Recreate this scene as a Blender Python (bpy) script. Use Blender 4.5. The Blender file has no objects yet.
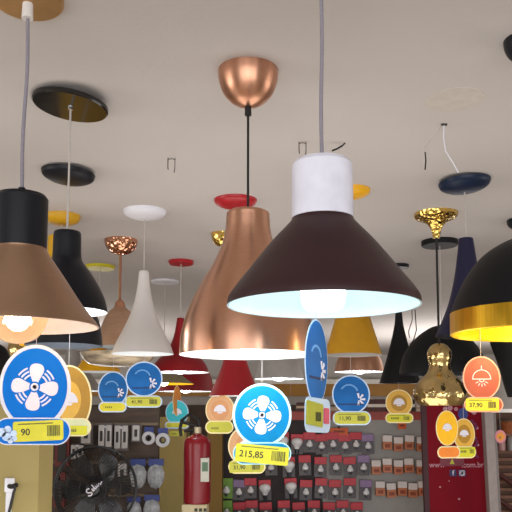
import bpy, bmesh, math, random
from mathutils import Vector, Matrix
random.seed(7)
scene = bpy.context.scene
COL = scene.collection
PI = math.pi

# ------------------------------------------------------------------ camera
F = 740.0; CX = 256.0; CY = 341.0
PITCH = math.atan(73.0 / F)
CP, SP = math.cos(PITCH), math.sin(PITCH)
CZ = 1.70; HC = 0.80; CEIL = CZ + HC
cam_d = bpy.data.cameras.new('camera'); cam = bpy.data.objects.new('camera', cam_d); COL.objects.link(cam)
cam.location = (0, 0, CZ); cam.rotation_euler = (PI / 2 + PITCH, 0, 0)
cam_d.sensor_width = 36; cam_d.sensor_fit = 'HORIZONTAL'; cam_d.lens = 36 * F / 512
cam_d.shift_y = (CY - 256) / 512; cam_d.clip_start = 0.02
scene.camera = cam

def ray(x, y):
    u = (x - CX) / F; v = (CY - y) / F
    return u, CP - v * SP, SP + v * CP
def P(x, y, Y):
    r = ray(x, y); s = Y / r[1]
    return Vector((r[0] * s, Y, CZ + r[2] * s))
def K(y, Y):                       # metres per pixel
    return Y / ray(CX, y)[1] / F
def ceil_Y(y):
    r = ray(CX, y); return r[1] * HC / r[2]

# --------------------------------------------------------------- materials
def lin(c):
    if isinstance(c, str):
        c = c.lstrip('#'); c = [int(c[i:i + 2], 16) / 255 for i in (0, 2, 4)]
        c = [x / 12.92 if x <= .04045 else ((x + .055) / 1.055) ** 2.4 for x in c]
    return (c[0], c[1], c[2], 1)
MATS = {}
def mat(name, color, rough=.5, metal=0., var=.06, scale=30, stretch=(1, 1, 1), emit=None, estr=0, aniso=0,
        bump=0, bscale=60, voronoi=False, trans=0, ior=1.45, alpha=1, coat=0, spec=.5):
    if name in MATS: return MATS[name]
    m = bpy.data.materials.new(name); m.use_nodes = True
    nt = m.node_tree; b = nt.nodes['Principled BSDF']; L = nt.links
    c = lin(color)
    tc = nt.nodes.new('ShaderNodeTexCoord'); mp = nt.nodes.new('ShaderNodeMapping')
    mp.inputs['Scale'].default_value = stretch; L.new(tc.outputs['Object'], mp.inputs['Vector'])
    nz = nt.nodes.new('ShaderNodeTexNoise'); nz.inputs['Scale'].default_value = scale; nz.inputs['Detail'].default_value = 4
    L.new(mp.outputs[0], nz.inputs['Vector'])
    rp = nt.nodes.new('ShaderNodeValToRGB')
    rp.color_ramp.elements[0].position = .3; rp.color_ramp.elements[1].position = .7
    rp.color_ramp.elements[0].color = [x * (1 - var) for x in c[:3]] + [1]
    rp.color_ramp.elements[1].color = [min(1, x * (1 + var)) for x in c[:3]] + [1]
    L.new(nz.outputs['Fac'], rp.inputs[0]); L.new(rp.outputs[0], b.inputs['Base Color'])
    b.inputs['Roughness'].default_value = rough; b.inputs['Metallic'].default_value = metal
    b.inputs['IOR'].default_value = ior; b.inputs['Transmission Weight'].default_value = trans
    b.inputs['Alpha'].default_value = alpha; b.inputs['Coat Weight'].default_value = coat; b.inputs['Specular IOR Level'].default_value = spec
    if aniso:
        b.inputs['Anisotropic'].default_value = aniso; b.inputs['Anisotropic Rotation'].default_value = .25
        tg = nt.nodes.new('ShaderNodeTangent'); tg.direction_type = 'RADIAL'; tg.axis = 'Z'
        L.new(tg.outputs[0], b.inputs['Tangent'])
    if emit is not None:
        b.inputs['Emission Color'].default_value = lin(emit); b.inputs['Emission Strength'].default_value = estr
    if bump:
        if voronoi:
            t = nt.nodes.new('ShaderNodeTexVoronoi'); t.inputs['Scale'].default_value = bscale; src = t.outputs['Distance']
        else:
            t = nt.nodes.new('ShaderNodeTexNoise'); t.inputs['Scale'].default_value = bscale; src = t.outputs['Fac']
        L.new(mp.outputs[0], t.inputs['Vector'])
        bp = nt.nodes.new('ShaderNodeBump'); bp.inputs['Strength'].default_value = bump; bp.inputs['Distance'].default_value = .01
        L.new(src, bp.inputs['Height']); L.new(bp.outputs[0], b.inputs['Normal'])
    MATS[name] = m
    return m

COPPER = mat('brushed_copper', (.66, .36, .24), .30, 1, .03, 60, (1, 1, 5), aniso=.75)
COPPER_DARK = mat('dull_copper_front', (.42, .27, .175), .42, 1, .03, 60, (1, 1, 5), aniso=.7)
COPPER_CUP = mat('polished_copper', (.60, .31, .20), .36, 1, .12, 12, (6, 6, 1), aniso=.6)
BRASSDISC = mat('brushed_brass', (.50, .30, .14), .4, 1, .1, 20)
BROWN = mat('dark_brown_paint', '#331d1f', .42, 0, .05, 20, spec=.35)
WHITE = mat('white_paint', '#dcdce4', .45, 0, .03, 20)
WHITE_IN = mat('white_lining', (.82, .86, .88), .5, 0, .02, 20)
PINK_IN = mat('pinkish_white_lining', (.75, .62, .60), .5, 0, .02, 20)
BLACK = mat('black_paint', (.006, .007, .011), .42, 0, .05, 20, spec=.3)
BLACK_MATT = mat('black_matt_paint', (.006, .006, .007), .55, 0, .05, 20, spec=.25)
BLACK_GLOSS = mat('black_gloss', (.012, .011, .010), .12, 0, .05, 20)
GREYIN = mat('grey_blue_lining', (.10, .12, .15), .5, 0, .02, 20)
RED = mat('red_paint', '#8e0d1a', .4, 0, .05, 20)
RED_DISC = mat('red_canopy', '#a51a24', .35, 0, .05, 20)
YELLOW = mat('yellow_paint', '#dfa40a', .45, 0, .05, 20)
MUSTARD = mat('mustard_paint', '#c89818', .45, 0, .05, 20)
LEMON = mat('lemon_paint', '#c8bc1c', .45, 0, .05, 20)
NAVY = mat('navy_paint', '#1c1b38', .5, 0, .05, 20, spec=.3)
NAVY_DISC = mat('navy_canopy', '#122038', .4, 0, .05, 20, spec=.3)
GOLD = mat('gold_lining', (.95, .62, .03), .4, .85, .06, 14, (1, 1, 8))
GOLD_BAND = mat('brushed_gold_band', (.80, .46, .035), .36, 1, .12, 18, (8, 8, .3), aniso=.6)
GOLD_GLASS = mat('mercury_gold_glass', (.60, .44, .19), .16, 1, .22, 18, bump=.6, bscale=30)
GOLD_FACET = mat('faceted_gold', (.82, .56, .15), .14, 1, .15, 20, bump=.6, bscale=55, voronoi=True)
COPPER_FACET = mat('faceted_copper', (.72, .36, .22), .14, 1, .15, 20, bump=.6, bscale=55, voronoi=True)
TAN = mat('tan_copper_paint', (.52, .33, .22), .45, .5, .08, 14, (1, 1, 8))
GREY = mat('grey_paint', '#98938e', .5, 0, .04, 20)
LIGHTGREY = mat('light_grey_paint', '#b5b1ad', .5, 0, .04, 20)
CORDG = mat('grey_fabric_cord', '#858089', .8, 0, .1, 300)
CORDL = mat('pale_cord', '#b5aea8', .7, 0, .08, 200)
CORDB = mat('black_cord', '#141212', .6, 0, .08, 200)
CORDC = mat('copper_cord', '#8c5a48', .6, 0, .08, 200)
CHROME = mat('chrome', (.7, .7, .7), .15, 1, .03)
BRASS = mat('brass', (.75, .52, .2), .25, 1, .08)
BULBW = mat('lit_white_bulb', (1, 1, 1), .4, emit=(1, 1, 1), estr=14)
BULBC = mat('lit_cool_bulb', (1, 1, 1), .4, emit=(.92, .98, 1), estr=5)
BULBY = mat('lit_warm_bulb', (1, .9, .7), .4, emit=(1, .78, .42), estr=16)
BULBDIM = mat('soft_bulb', (.9, .9, .9), .4, emit=(1, .97, .92), estr=5)
FILAMENT = mat('lit_filament', (1, .8, .5), .4, emit=(1, .88, .64), estr=11)
AMBER = mat('amber_glass', (1, .80, .55), .03, 0, .02, trans=1, ior=1.12)
CARDW = mat('white_card', '#d0d3de', .5, 0, .03)
CREAMC = mat('cream_card', '#eadba8', .5, 0, .03)
PALEBLUEC = mat('pale_blue_card', '#bcd3ee', .5, 0, .03)
LABELY = mat('yellow_label', '#cdc926', .5, 0, .06)
LABELYG = mat('yellow_green_label', '#b9b838', .5, 0, .06)
INK = mat('dark_ink', '#2c2c1c', .6, 0, .03)
INKF = mat('faded_ink', '#6c6a28', .6, 0, .03)
BLUE = mat('fan_blue', '#0268c6', .5, 0, .06, 8, spec=.12)
CYAN = mat('fan_cyan', '#0478b0', .5, 0, .05, 8, spec=.12)
SKYB = mat('promo_blue', '#1f60a4', .5, 0, .18, 12, spec=.12)
TURQ = mat('turquoise_disc', '#22b6c4', .45, 0, .1, 12)
TGOLD = mat('tag_gold', '#a87c1e', .45, 0, .06)
TGOLDL = mat('tag_gold_light', '#d6a53c', .45, 0, .06)
TPEACH = mat('tag_peach', '#cf9c6c', .45, 0, .06)
TPEACHL = mat('tag_peach_light', '#c98d5c', .45, 0, .06)
TORANGE = mat('tag_orange', '#d0812a', .45, 0, .06)
TRUST = mat('tag_rust', '#9e4425', .45, 0, .05)
TYEL = mat('tag_bright_yellow', '#f2b808', .45, 0, .05, emit='#f2b808', estr=.0)
PINK = mat('pink_sticker', '#c8506a', .5)
ICON = mat('white_print', '#d8d5e0', .5, 0, .02)

# ----------------------------------------------------------------- builders
def new_obj(name, bm, m, parent=None, smooth=True, angle=35):
    me = bpy.data.meshes.new(name)
    bmesh.ops.remove_doubles(bm, verts=bm.verts, dist=1e-6)
    bmesh.ops.recalc_face_normals(bm, faces=bm.faces)
    bm.to_mesh(me); bm.free()
    if smooth:
        me.shade_smooth(); me.set_sharp_from_angle(angle=math.radians(angle))
    me.materials.append(m)
    o = bpy.data.objects.new(name, me); COL.objects.link(o)
    if parent: o.parent = parent
    return o
def tag(o, label, cat, group=None):
    o['label'] = label; o['category'] = cat
    if group: o['group'] = group
    return o
def thing(name, loc, label, cat, group=None, rot=(0, 0, 0)):
    o = bpy.data.objects.new(name, None); COL.objects.link(o); o.location = loc; o.rotation_euler = rot
    o.empty_display_size = .02
    return tag(o, label, cat, group)
def struct(name, bm, m, smooth=False):
    o = new_obj(name, bm, m, None, smooth); o['kind'] = 'structure'; return o

def smooth_prof(pts, n=6):
    out = []
    for i in range(len(pts) - 1):
        p0 = pts[max(i - 1, 0)]; p1 = pts[i]; p2 = pts[i + 1]; p3 = pts[min(i + 2, len(pts) - 1)]
        for k in range(n):
            t = k / n
            out.append(tuple(.5 * (2 * b + (c - a) * t + (2 * a - 5 * b + 4 * c - d) * t * t + (3 * b - a - 3 * c + d) * t ** 3)
                             for a, b, c, d in zip(p0, p1, p2, p3)))
    out.append(tuple(pts[-1]))
    return [(max(r, 0), z) for r, z in out]
def lathe(bm, prof, seg=56, c=(0, 0)):
    rings = []
    for r, z in prof:
        if r < 1e-5: rings.append([bm.verts.new((c[0], c[1], z))])
        else: rings.append([bm.verts.new((c[0] + r * math.cos(2 * PI * i / seg), c[1] + r * math.sin(2 * PI * i / seg), z)) for i in range(seg)])
    for a, b in zip(rings, rings[1:]):
        if len(a) == 1 and len(b) == 1: continue
        for i in range(seg):
            j = (i + 1) % seg
            if len(a) == 1: bm.faces.new((a[0], b[i], b[j]))
            elif len(b) == 1: bm.faces.new((a[i], b[0], a[j]))
            else: bm.faces.new((a[i], b[i], b[j], a[j]))
    return bm
def LB(prof, seg=56): return lathe(bmesh.new(), prof, seg)
def tube(bm, pts, r, seg=10):
    pts = [Vector(p) for p in pts]; prev = None
    for i, p in enumerate(pts):
        d = (pts[min(i + 1, len(pts) - 1)] - pts[max(i - 1, 0)]).normalized()
        ref = Vector((1, 0, 0)) if abs(d.x) < .8 else Vector((0, 1, 0))
        a = d.cross(ref).normalized(); b = d.cross(a)
        ring = [bm.verts.new(p + r * (math.cos(2 * PI * k / seg) * a + math.sin(2 * PI * k / seg) * b)) for k in range(seg)]
        if prev:
            for k in range(seg): bm.faces.new((prev[k], prev[(k + 1) % seg], ring[(k + 1) % seg], ring[k]))
        else: bm.faces.new(ring)
        prev = ring
    bm.faces.new(prev)
    return bm
def TB(pts, r, seg=10): return tube(bmesh.new(), pts, r, seg)
def box(bm, lo, hi, bev=0):
    vs = [bm.verts.new((x, y, z)) for x in (lo[0], hi[0]) for y in (lo[1], hi[1]) for z in (lo[2], hi[2])]
    fs = [bm.faces.new([vs[i] for i in f]) for f in ((0, 1, 3, 2), (4, 6, 7, 5), (0, 4, 5, 1), (2, 3, 7, 6), (0, 2, 6, 4), (1, 5, 7, 3))]
    if bev: bmesh.ops.bevel(bm, geom=list({e for f in fs for e in f.edges}), offset=bev, segments=2, affect='EDGES', profile=.5)
    return bm
def BB(lo, hi, bev=0): return box(bmesh.new(), lo, hi, bev)
def prism(bm, poly, y0, y1):                    # polygon in XZ, thickness along Y
    a = [bm.verts.new((x, y0, z)) for x, z in poly]; b = [bm.verts.new((x, y1, z)) for x, z in poly]
    bm.faces.new(a); bm.faces.new(b[::-1]); n = len(poly)
    for i in range(n): bm.faces.new((a[i], b[i], b[(i + 1) % n], a[(i + 1) % n]))
    return bm
def PB(poly, y0, y1): return prism(bmesh.new(), poly, y0, y1)
def ell(cx, cz, rx, rz, n=48, a0=0, a1=2 * PI):
    full = abs(a1 - a0 - 2 * PI) < 1e-6
    return [(cx + rx * math.cos(a0 + (a1 - a0) * i / n), cz + rz * math.sin(a0 + (a1 - a0) * i / n)) for i in range(n if full else n + 1)]
def capsule(cx, cz, w, h, n=12, r=None):
    r = h / 2 if r is None else r; p = []
    for sx, sz, a in ((1, 1, 0), (-1, 1, 90), (-1, -1, 180), (1, -1, 270)):
        for i in range(n + 1):
            t = math.radians(a + 90 * i / n)
            p.append((cx + sx * (w / 2 - r) + r * math.cos(t), cz + sz * (h / 2 - r) + r * math.sin(t)))
    return p
def rot_poly(p, ang, c=(0, 0)):
    ca, sa = math.cos(ang), math.sin(ang)
    return [(c[0] + (x - c[0]) * ca - (z - c[1]) * sa, c[1] + (x - c[0]) * sa + (z - c[1]) * ca) for x, z in p]
def arc_band(cx, cz, r0, r1, a0, a1, n=12, sx=1):
    return [(cx + sx * r1 * math.cos(a0 + (a1 - a0) * i / n), cz + r1 * math.sin(a0 + (a1 - a0) * i / n)) for i in range(n + 1)] + \
           [(cx + sx * r0 * math.cos(a1 + (a0 - a1) * i / n), cz + r0 * math.sin(a1 + (a0 - a1) * i / n)) for i in range(n + 1)]
def text_obj(name, s, size, loc, m, parent, rot=0, sx=1):       # lettering in the XZ plane facing -Y
    cu = bpy.data.curves.new('lettering', 'FONT'); cu.body = s; cu.size = size; cu.align_x = 'CENTER'; cu.align_y = 'CENTER'
    cu.extrude = .0002; cu.offset = size * .012
    t = bpy.data.objects.new('lettering', cu); COL.objects.link(t)
    bpy.context.view_layer.update()
    me = bpy.data.meshes.new_from_object(t.evaluated_get(bpy.context.evaluated_depsgraph_get()))
    bpy.data.objects.remove(t); me.materials.clear(); me.materials.append(m)
    M = Matrix.Translation(loc) @ Matrix.Rotation(-rot, 4, 'Y') @ Matrix.Rotation(PI / 2, 4, 'X') @ Matrix.Diagonal((sx, 1, 1, 1))
    me.transform(M)
    o = bpy.data.objects.new(name, me); COL.objects.link(o); o.parent = parent
    return o
def add_light(name, kind, loc, power, color=(1, 1, 1), rot=(0, 0, 0), size=1, size_y=None, parent=None, rad=.03):
    d = bpy.data.lights.new(name, kind); d.energy = power; d.color = color
    if kind == 'AREA':
        d.size = size
        if size_y: d.shape = 'RECTANGLE'; d.size_y = size_y
    elif kind == 'POINT': d.shadow_soft_size = rad
    o = bpy.data.objects.new(name, d); COL.objects.link(o); o.location = loc; o.rotation_euler = rot
    if parent: o.parent = parent
    return o

# -------------------------------------------------------------------- shell
BACK = 10.0
def room_mat(name, c, var, scale, bump=0.05):
    return mat(name, c, .85, 0, var, scale, bump=bump, bscale=90)
M_CEIL = room_mat('ceiling_plaster', (.52, .485, .468), .035, 1.6, .06)
M_WALL = room_mat('wall_paint', (.50, .47, .44), .04, 2)
M_FLOOR = mat('floor_tile', '#b7aa98', .35, 0, .08, 4)
struct('floor', BB((-4.6, -3.5, -.1), (4.6, BACK + .1, 0)), M_FLOOR)
struct('ceiling', BB((-4.6, -3.5, CEIL), (4.6, BACK + .1, CEIL + .1)), M_CEIL)
struct('wall_back', BB((-4.6, BACK, 0), (4.6, BACK + .1, CEIL)), M_WALL)
struct('wall_left', BB((-4.7, -3.5, 0), (-4.6, BACK + .1, CEIL)), M_WALL)
struct('wall_right', BB((4.6, -3.5, 0), (4.7, BACK + .1, CEIL)), M_WALL)
# fascia running along the back wall: white ledge above a mustard board
yb = BACK - .12
zf = lambda y: P(CX, y, yb).z
M_FASCIA = mat('mustard_fascia', '#a8772a', .5, 0, .10, 5)
struct('trim_1', BB((-4.5, yb, zf(396)), (4.5, BACK, zf(384))), M_FASCIA)
struct('trim_2', BB((-4.5, yb - .05, zf(384)), (4.5, BACK, zf(379.5))), mat('white_ledge', '#e9e4dc', .5))
struct('trim_3', BB((-4.5, yb + .02, 0), (4.5, BACK, zf(405))), mat('dim_brown_boards', '#4a3b31', .7, 0, .3, 6))

# ------------------------------------------------------------- pendant lamps
def canopy_prof(kind, R, h):
    if kind == 'disc':
        b = min(.004, h * .3)
        return [(R, 0), (R, -h + b), (R - b, -h), (.004, -h), (0, -h)]
    if kind == 'dome':
        return [(R, 0)] + smooth_prof([(R, -.002), (R * .93, -h * .45), (R * .66, -h * .8), (R * .3, -h * .97), (.001, -h)], 5) + [(0, -h)]
    if kind == 'cup':
        return [(R, 0)] + smooth_prof([(R, -.004), (R * .97, -h * .3), (R * .82, -h * .62), (R * .52, -h * .88), (R * .16, -h), (.004, -h)], 5) + [(0, -h)]
    if kind == 'trumpet':
        return [(R, 0), (R, -.012)] + smooth_prof([(R * .9, -h * .2), (R * .5, -h * .36), (R * .28, -h * .58), (R * .19, -h * .82), (R * .17, -h)], 5) + [(0, -h)]
PROF = {}
LAMPS = {}; NEXT = {}
def pendant(label, group, Y, ax, canopy, cord, parts, lining=None, bulb=None, cat='pendant lamp', cord_r=.0025,
            cap_top=None, grommet=None, seg=64, name='pendant_lamp', wavy=0, key=None, ctilt=0):
    """ax=(x,y): a pixel of the axis; parts: (name, [(halfwidth, y)...], material, smoothing); first is the topmost"""
    key = NEXT.pop('key', None); ctilt = NEXT.pop('ctilt', 0)
    X = P(ax[0], ax[1], Y).x
    root = thing(name, (X, Y, CEIL), label, cat, group)
    L = lambda hw, y: (hw * K(y, Y), P(CX, y, Y).z - CEIL)
    kind, cr, ch, cm = canopy
    can = new_obj('canopy', LB(canopy_prof(kind, cr, ch), 64), cm, root, angle=40)
    if ctilt: can.rotation_euler = (0, ctilt, 0); can.location = (0, 0, -cr * abs(math.sin(ctilt)))
    ytop = parts[0][1][0][1]; ztop = L(0, ytop)[1]
    n = 14 if wavy else 2
    pts = []
    for i in range(n):
        t = i / (n - 1); z = -ch + .004 + (ztop + ch - .004) * t
        pts.append((wavy * math.sin(5 * t) * math.sin(PI * t), wavy * .5 * math.sin(7 * t) * math.sin(PI * t), z))
    new_obj('cord', TB(pts, cord_r), cord, root)
    if grommet:
        gr, gh, gm, where = grommet
        z0 = -ch - gh if where == 'canopy' else ztop - .001
        new_obj('cord_grip', LB([(0, z0), (gr, z0), (gr * .9, z0 + gh), (0, z0 + gh + .001)], 20), gm, root)
    shades = []
    for pi, (nm, prof, m, sm) in enumerate(parts):
        w = [L(*p) for p in prof]
        if sm: w = smooth_prof(w, sm)
        shades.append((nm, w))
        closed = ([(0, w[0][1])] if pi == 0 or nm in ('cap', 'finial', 'neck') else []) + w
        new_obj(nm, LB(closed, seg), m, root, angle=30)
    nm, w = shades[-1]
    if lining is not None:
        th = .003
        inner = [w[-1]] + [(max(r - th, .002), z + (.0015 if i == 0 else -th * .5)) for i, (r, z) in enumerate(reversed(w))]
        # keep the lining from crossing the closing disc of the shade
        inner.append((0, w[0][1] - th))
        new_obj('shade_lining', LB(inner, seg), lining, root, angle=30)
    if bulb:
        by, br, bm_, kind, pw, pc = bulb
        r, z = L(br, by)
        top = w[0][1] - .004
        if kind == 'globe':
            pr = smooth_prof([(.013, z + r * 1.55), (.015, z + r * 1.2), (r * .72, z + r * .68), (r, z), (r * .72, z - r * .7), (r * .36, z - r * .93), (.0005, z - r)], 5)
        else:
            pr = smooth_prof([(.014, z + r * 2.2), (r * .8, z + r * 1.3), (r, z + r * .6), (r, z - r * .4), (r * .75, z - r * .85), (.0005, z - r)], 5)
        new_obj('bulb', LB([(0, pr[0][1])] + pr + [(0, pr[-1][1])], 32), bm_, root)
        zt = pr[0][1]
        if top > zt + .005:
            new_obj('socket', LB([(0, top), (.017, top), (.017, zt - .002), (0, zt - .003)], 20), WHITE, root)
        if pw: add_light('bulb_light', 'POINT', (0, 0, z - r - .02), pw, pc, parent=root, rad=.02)
    prof_all = [q for _, w_ in shades for q in w_]
    if key: LAMPS[key] = root.name
    PROF[root.name] = (X, Y, prof_all)
    return root
def K2(px, y, Y): return px * K(y, Y)

# L1 front-left copper cone
Y = ceil_Y(-3)
L1Y = Y
NEXT.update(key='L1', ctilt=0); l1 = pendant('large brushed copper cone pendant with black neck and amber globe bulb at left edge', 'lit pendant lamps in front', Y, (22, 187),
    ('disc', K2(35, -3, Y), .014, BRASSDISC), CORDG,
    [('cap', [(3.6, 188), (3.6, 194), (23.5, 195.5), (26, 199), (26, 249)], BLACK, 0),
     ('shade', [(26, 248.5), (28, 253), (44, 276), (63, 304), (77, 321), (80, 326)], COPPER_DARK, 4)], PINK_IN, None, cord_r=.0036,
    grommet=(.011, .03, mat('white_plastic', '#d8d5d2', .5), 'canopy'), wavy=.003)
kz = P(CX, 314, Y).z - CEIL; r = K2(30, 314, Y)
g = new_obj('glass_globe_bulb', LB([(0, kz + r * 1.7)] + smooth_prof([(.014, kz + r * 1.7), (.02, kz + r * 1.25), (r * .72, kz + r * .7), (r, kz), (r * .72, kz - r * .7), (r * .36, kz - r * .93), (.0005, kz - r)], 6)), AMBER, l1)
fl = bmesh.new()
for i in range(8):
    a = 2 * PI * i / 8
    tube(fl, [(.006 * math.cos(a), .006 * math.sin(a), kz + r * .8), (.022 * math.cos(a), .022 * math.sin(a), kz - r * .25), (.006 * math.cos(a + .4), .006 * math.sin(a + .4), kz + r * .8)], .0026, 6)
new_obj('filament', fl, FILAMENT, g)
new_obj('socket', LB([(0, kz + r * 2.6), (.02, kz + r * 2.6), (.02, kz + r * 1.6), (0, kz + r * 1.6)], 20), BRASS, l1)
add_light('bulb_light', 'POINT', (0, 0, kz - r * .2), .3, (1, .86, .72), parent=l1, rad=.02)

# L2 big copper bell
Y = L2Y = ceil_Y(71)
NEXT.update(key='L2', ctilt=0); pendant('large tall brushed copper bell pendant under a copper cup canopy, left of the brown cone', 'lit pendant lamps in front', Y, (248, 208),
    ('cup', K2(30, 71, Y), .086, COPPER_CUP), CORDB,
    [('shade', [(18, 211.5), (21.3, 213.5), (21.8, 219), (23, 232), (27, 247), (35, 264), (45, 281), (55, 300), (62.5, 318), (67, 336), (68.5, 355)], COPPER, 5)],
    WHITE_IN, (335, 15, BULBW, 'a', 1.2, (1, .97, .93)), grommet=(.008, .022, CORDB, 'canopy'), cord_r=.003)

# L3 brown cone with white neck
Y = L3Y = 1.2
NEXT.update(key='L3', ctilt=0); pendant('dark brown cone pendant with tall white neck and bright white lining, front centre', 'lit pendant lamps in front', Y, (322, 160),
    ('disc', .07, .022, BROWN), CORDG,
    [('cap', [(3.4, 158), (3.4, 161), (27, 162), (30.2, 166), (31, 219)], mat('white_neck_paint', '#d9d9e6', .45), 0),
     ('shade', [(31, 218.5), (33, 223), (52, 243), (74, 270), (90, 290), (95.5, 299), (96.5, 306)], BROWN, 4)],
    mat('cool_white_lining', (.66, .86, .92), .5, 0, .02), (291, 22, BULBC, 'a', .07, (.86, .97, 1)), cord_r=.0034, wavy=.002)

# L4 black dome with gold band
Y = L4Y = ceil_Y(40)
NEXT.update(key='L4', ctilt=0); pendant('black dome pendant with wide shiny gold band and gold lining at right edge', 'lit pendant lamps in front', Y, (535, 300),
    ('cup', K2(21, 40, Y), .05, BLACK), CORDB,
    [('cap', [(3, 226), (8, 227), (9, 238)], BLACK, 0),
     ('shade', [(9, 236), (28, 242), (48, 254), (64, 272), (75, 292), (83, 312)], BLACK_MATT, 5),
     ('gold_band', [(83, 312), (83.5, 333)], GOLD_BAND, 0)], None, (318, 15, BULBY, 'globe', 1.2, (1, .8, .4)))
r4 = bpy.data.objects['pendant_lamp.003'] if 'pendant_lamp.003' in bpy.data.objects else None
w = smooth_prof([(K2(a, b, Y), P(CX, b, Y).z - CEIL) for a, b in [(83.5, 333), (80.5, 332.5), (80, 312), (71, 291), (60, 273), (45, 257), (25, 246), (.1, 243)]], 4)
new_obj('shade_lining', LB(w, 64), GOLD, r4)

# the lamps behind; every entry: label, group, Y, axis, canopy, cord, parts, lining, bulb
GB = 'pendant lamps hung behind the front row'
YL5 = ceil_Y(99)
NEXT.update(key='L5', ctilt=0.12); pendant('black bottle-shaped bell pendant, first of two black ones behind the front copper cone', GB, YL5, (67.5, 230),
    ('disc', K2(37.5, 99, YL5), .012, BLACK_GLOSS), CORDL,
    [('shade', [(11, 232), (13.4, 234), (14, 253), (15.5, 261), (23, 271), (33, 287), (39, 300), (41.5, 312)], BLACK, 5)], WHITE_IN,
    (306, 10, BULBDIM, 'a', .5, (1, 1, 1)), grommet=(.007, .016, CHROME, 'canopy'))
YL6 = ceil_Y(171)
NEXT.update(key='L6', ctilt=0.08); pendant('black dome pendant hanging lower, second black one behind the front copper cone', GB, YL6, (64, 345),
    ('dome', K2(26.5, 171, YL6), .034, BLACK), CORDL,
    [('cap', [(4, 262), (10, 263), (11, 282)], BLACK, 0), ('shade', [(11, 282), (17, 292), (28, 307), (35, 325), (38, 346)], BLACK, 5)], GREYIN,
    (336, 6, BULBW, 'a', 0, (1, 1, 1)))
YL7 = ceil_Y(215.5)
pendant('mustard yellow bottle-neck pendant behind the black bell pendant at left', GB, YL7, (61.5, 245),
    ('dome', K2(18, 215.5, YL7), .04, MUSTARD), CORDL,
    [('shade', [(13, 237), (13.4, 240), (14, 262), (20, 285), (32, 318), (38, 346)], MUSTARD, 5)], GOLD, (340, 8, BULBY, 'globe', .3, (1, .8, .5)))
YL24 = ceil_Y(266)
pendant('small yellow cone pendant under a flat lemon canopy, left of the swirled bowl', GB, YL24, (98.5, 345),
    ('disc', K2(14.5, 266, YL24), .016, LEMON), CORDL,
    [('cap', [(2, 330), (6, 331), (6, 346)], YELLOW, 0), ('shade', [(6, 348), (10, 352), (23, 372)], YELLOW, 3)], WHITE_IN, None)
YL9 = ceil_Y(240)
pendant('small copper bell pendant hung from a faceted copper canopy, left of the white flared cone', GB, YL9, (120, 300),
    ('cup', K2(16.5, 240, YL9), .07, COPPER_FACET), CORDC,
    [('cap', [(2, 300), (4.5, 302), (6, 309)], COPPER_CUP, 0), ('shade', [(6, 308), (11, 312), (15.5, 320), (20, 333), (23, 347)], TAN, 5)], WHITE_IN, None, cord_r=.005)
YL8 = ceil_Y(211)
NEXT.update(key='L8', ctilt=0); pendant('white flared witch-hat cone pendant under a white dome canopy', GB, YL8, (144, 271),
    ('dome', K2(21.5, 211, YL8), .032, WHITE), CORDL,
    [('shade', [(4.2, 271), (5, 273), (6, 284), (9, 301), (14, 317), (21, 332), (27, 344), (30.8, 354)], mat('off_white_paint', '#d6d2d0', .5, 0, .01), 5)], WHITE_IN, None)
YL13 = ceil_Y(281)
NEXT.update(key='L13', ctilt=0); pendant('wide grey saucer pendant with yellow lining below the white flared cone', GB, YL13, (164, 370),
    ('disc', K2(14, 281, YL13), .012, WHITE), CORDL,
    [('cap', [(2, 362), (6, 363), (6, 369)], GREY, 0), ('shade', [(6, 369), (14, 373), (30, 384)], mat('khaki_grey_paint', '#8d8263', .5), 3)],
    mat('glowing_yellow_lining', '#f0c020', .5, emit='#f0c020', estr=.6), (381, 5, BULBY, 'globe', .3, (1, .85, .5)))  # lining emits a little itself so the underside looks lit
YL10 = ceil_Y(261)
pendant('red flared witch-hat pendant under a flat red canopy, higher of two', GB, YL10, (180.5, 320),
    ('disc', K2(12.5, 261, YL10), .018, RED_DISC), CORDL,
    [('shade', [(3.4, 318), (3.8, 321), (6.5, 336), (11.5, 348), (19.5, 357), (25.5, 364), (29.5, 372.5)], RED, 5)], WHITE_IN, (368, 6, BULBW, 'a', .4, (1, 1, 1)))
YL11 = 6.6
pendant('red dome pendant with white lit rim beneath the red witch-hat pendant', GB, YL11, (186, 370),
    ('disc', .055, .03, RED_DISC), CORDL,
    [('cap', [(2, 346), (6, 347), (7, 356)], RED, 0), ('shade', [(7, 355), (17, 362), (25, 376), (28, 391.5)], RED, 5)], WHITE_IN, (388, 5, BULBW, 'a', .6, (1, 1, 1)))
YL12 = ceil_Y(200)
NEXT.update(key='L12', ctilt=0); pendant('red cone pendant below the large copper bell with lower edge behind the cyan fan tag', GB, YL12, (235, 380),
    ('dome', K2(21.5, 200, YL12), .03, RED_DISC), CORDL,
    [('cap', [(3, 318), (7, 319), (8, 340)], RED, 0), ('shade', [(8, 340), (11, 358), (17, 376), (26, 396)], RED, 3)], WHITE_IN, None)
YG = ceil_Y(233)
pendant('faceted gold cup canopy with small gold cup pendant mostly behind the copper bell', GB, YG, (220, 300),
    ('cup', K2(9, 233, YG), .06, GOLD_FACET), CORDL,
    [('cap', [(2, 322), (3, 323), (3, 330)], BRASS, 0), ('shade', [(3, 330), (6, 336), (8, 346)], BRASS, 4)], WHITE_IN, None)
YD1 = 5.8
NEXT.update(key='D1', ctilt=0); pendant('pale grey cone pendant right of the red cone, its lower rim lit white', GB, YD1, (279, 370),
    ('disc', .05, .03, WHITE), CORDL,
    [('cap', [(2, 330), (6, 331), (7, 345)], LIGHTGREY, 0), ('shade', [(7, 345), (18, 358), (25, 379)], LIGHTGREY, 3)], WHITE_IN, (375, 6, BULBW, 'a', .6, (1, 1, 1)))
YL14 = ceil_Y(190)
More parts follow.
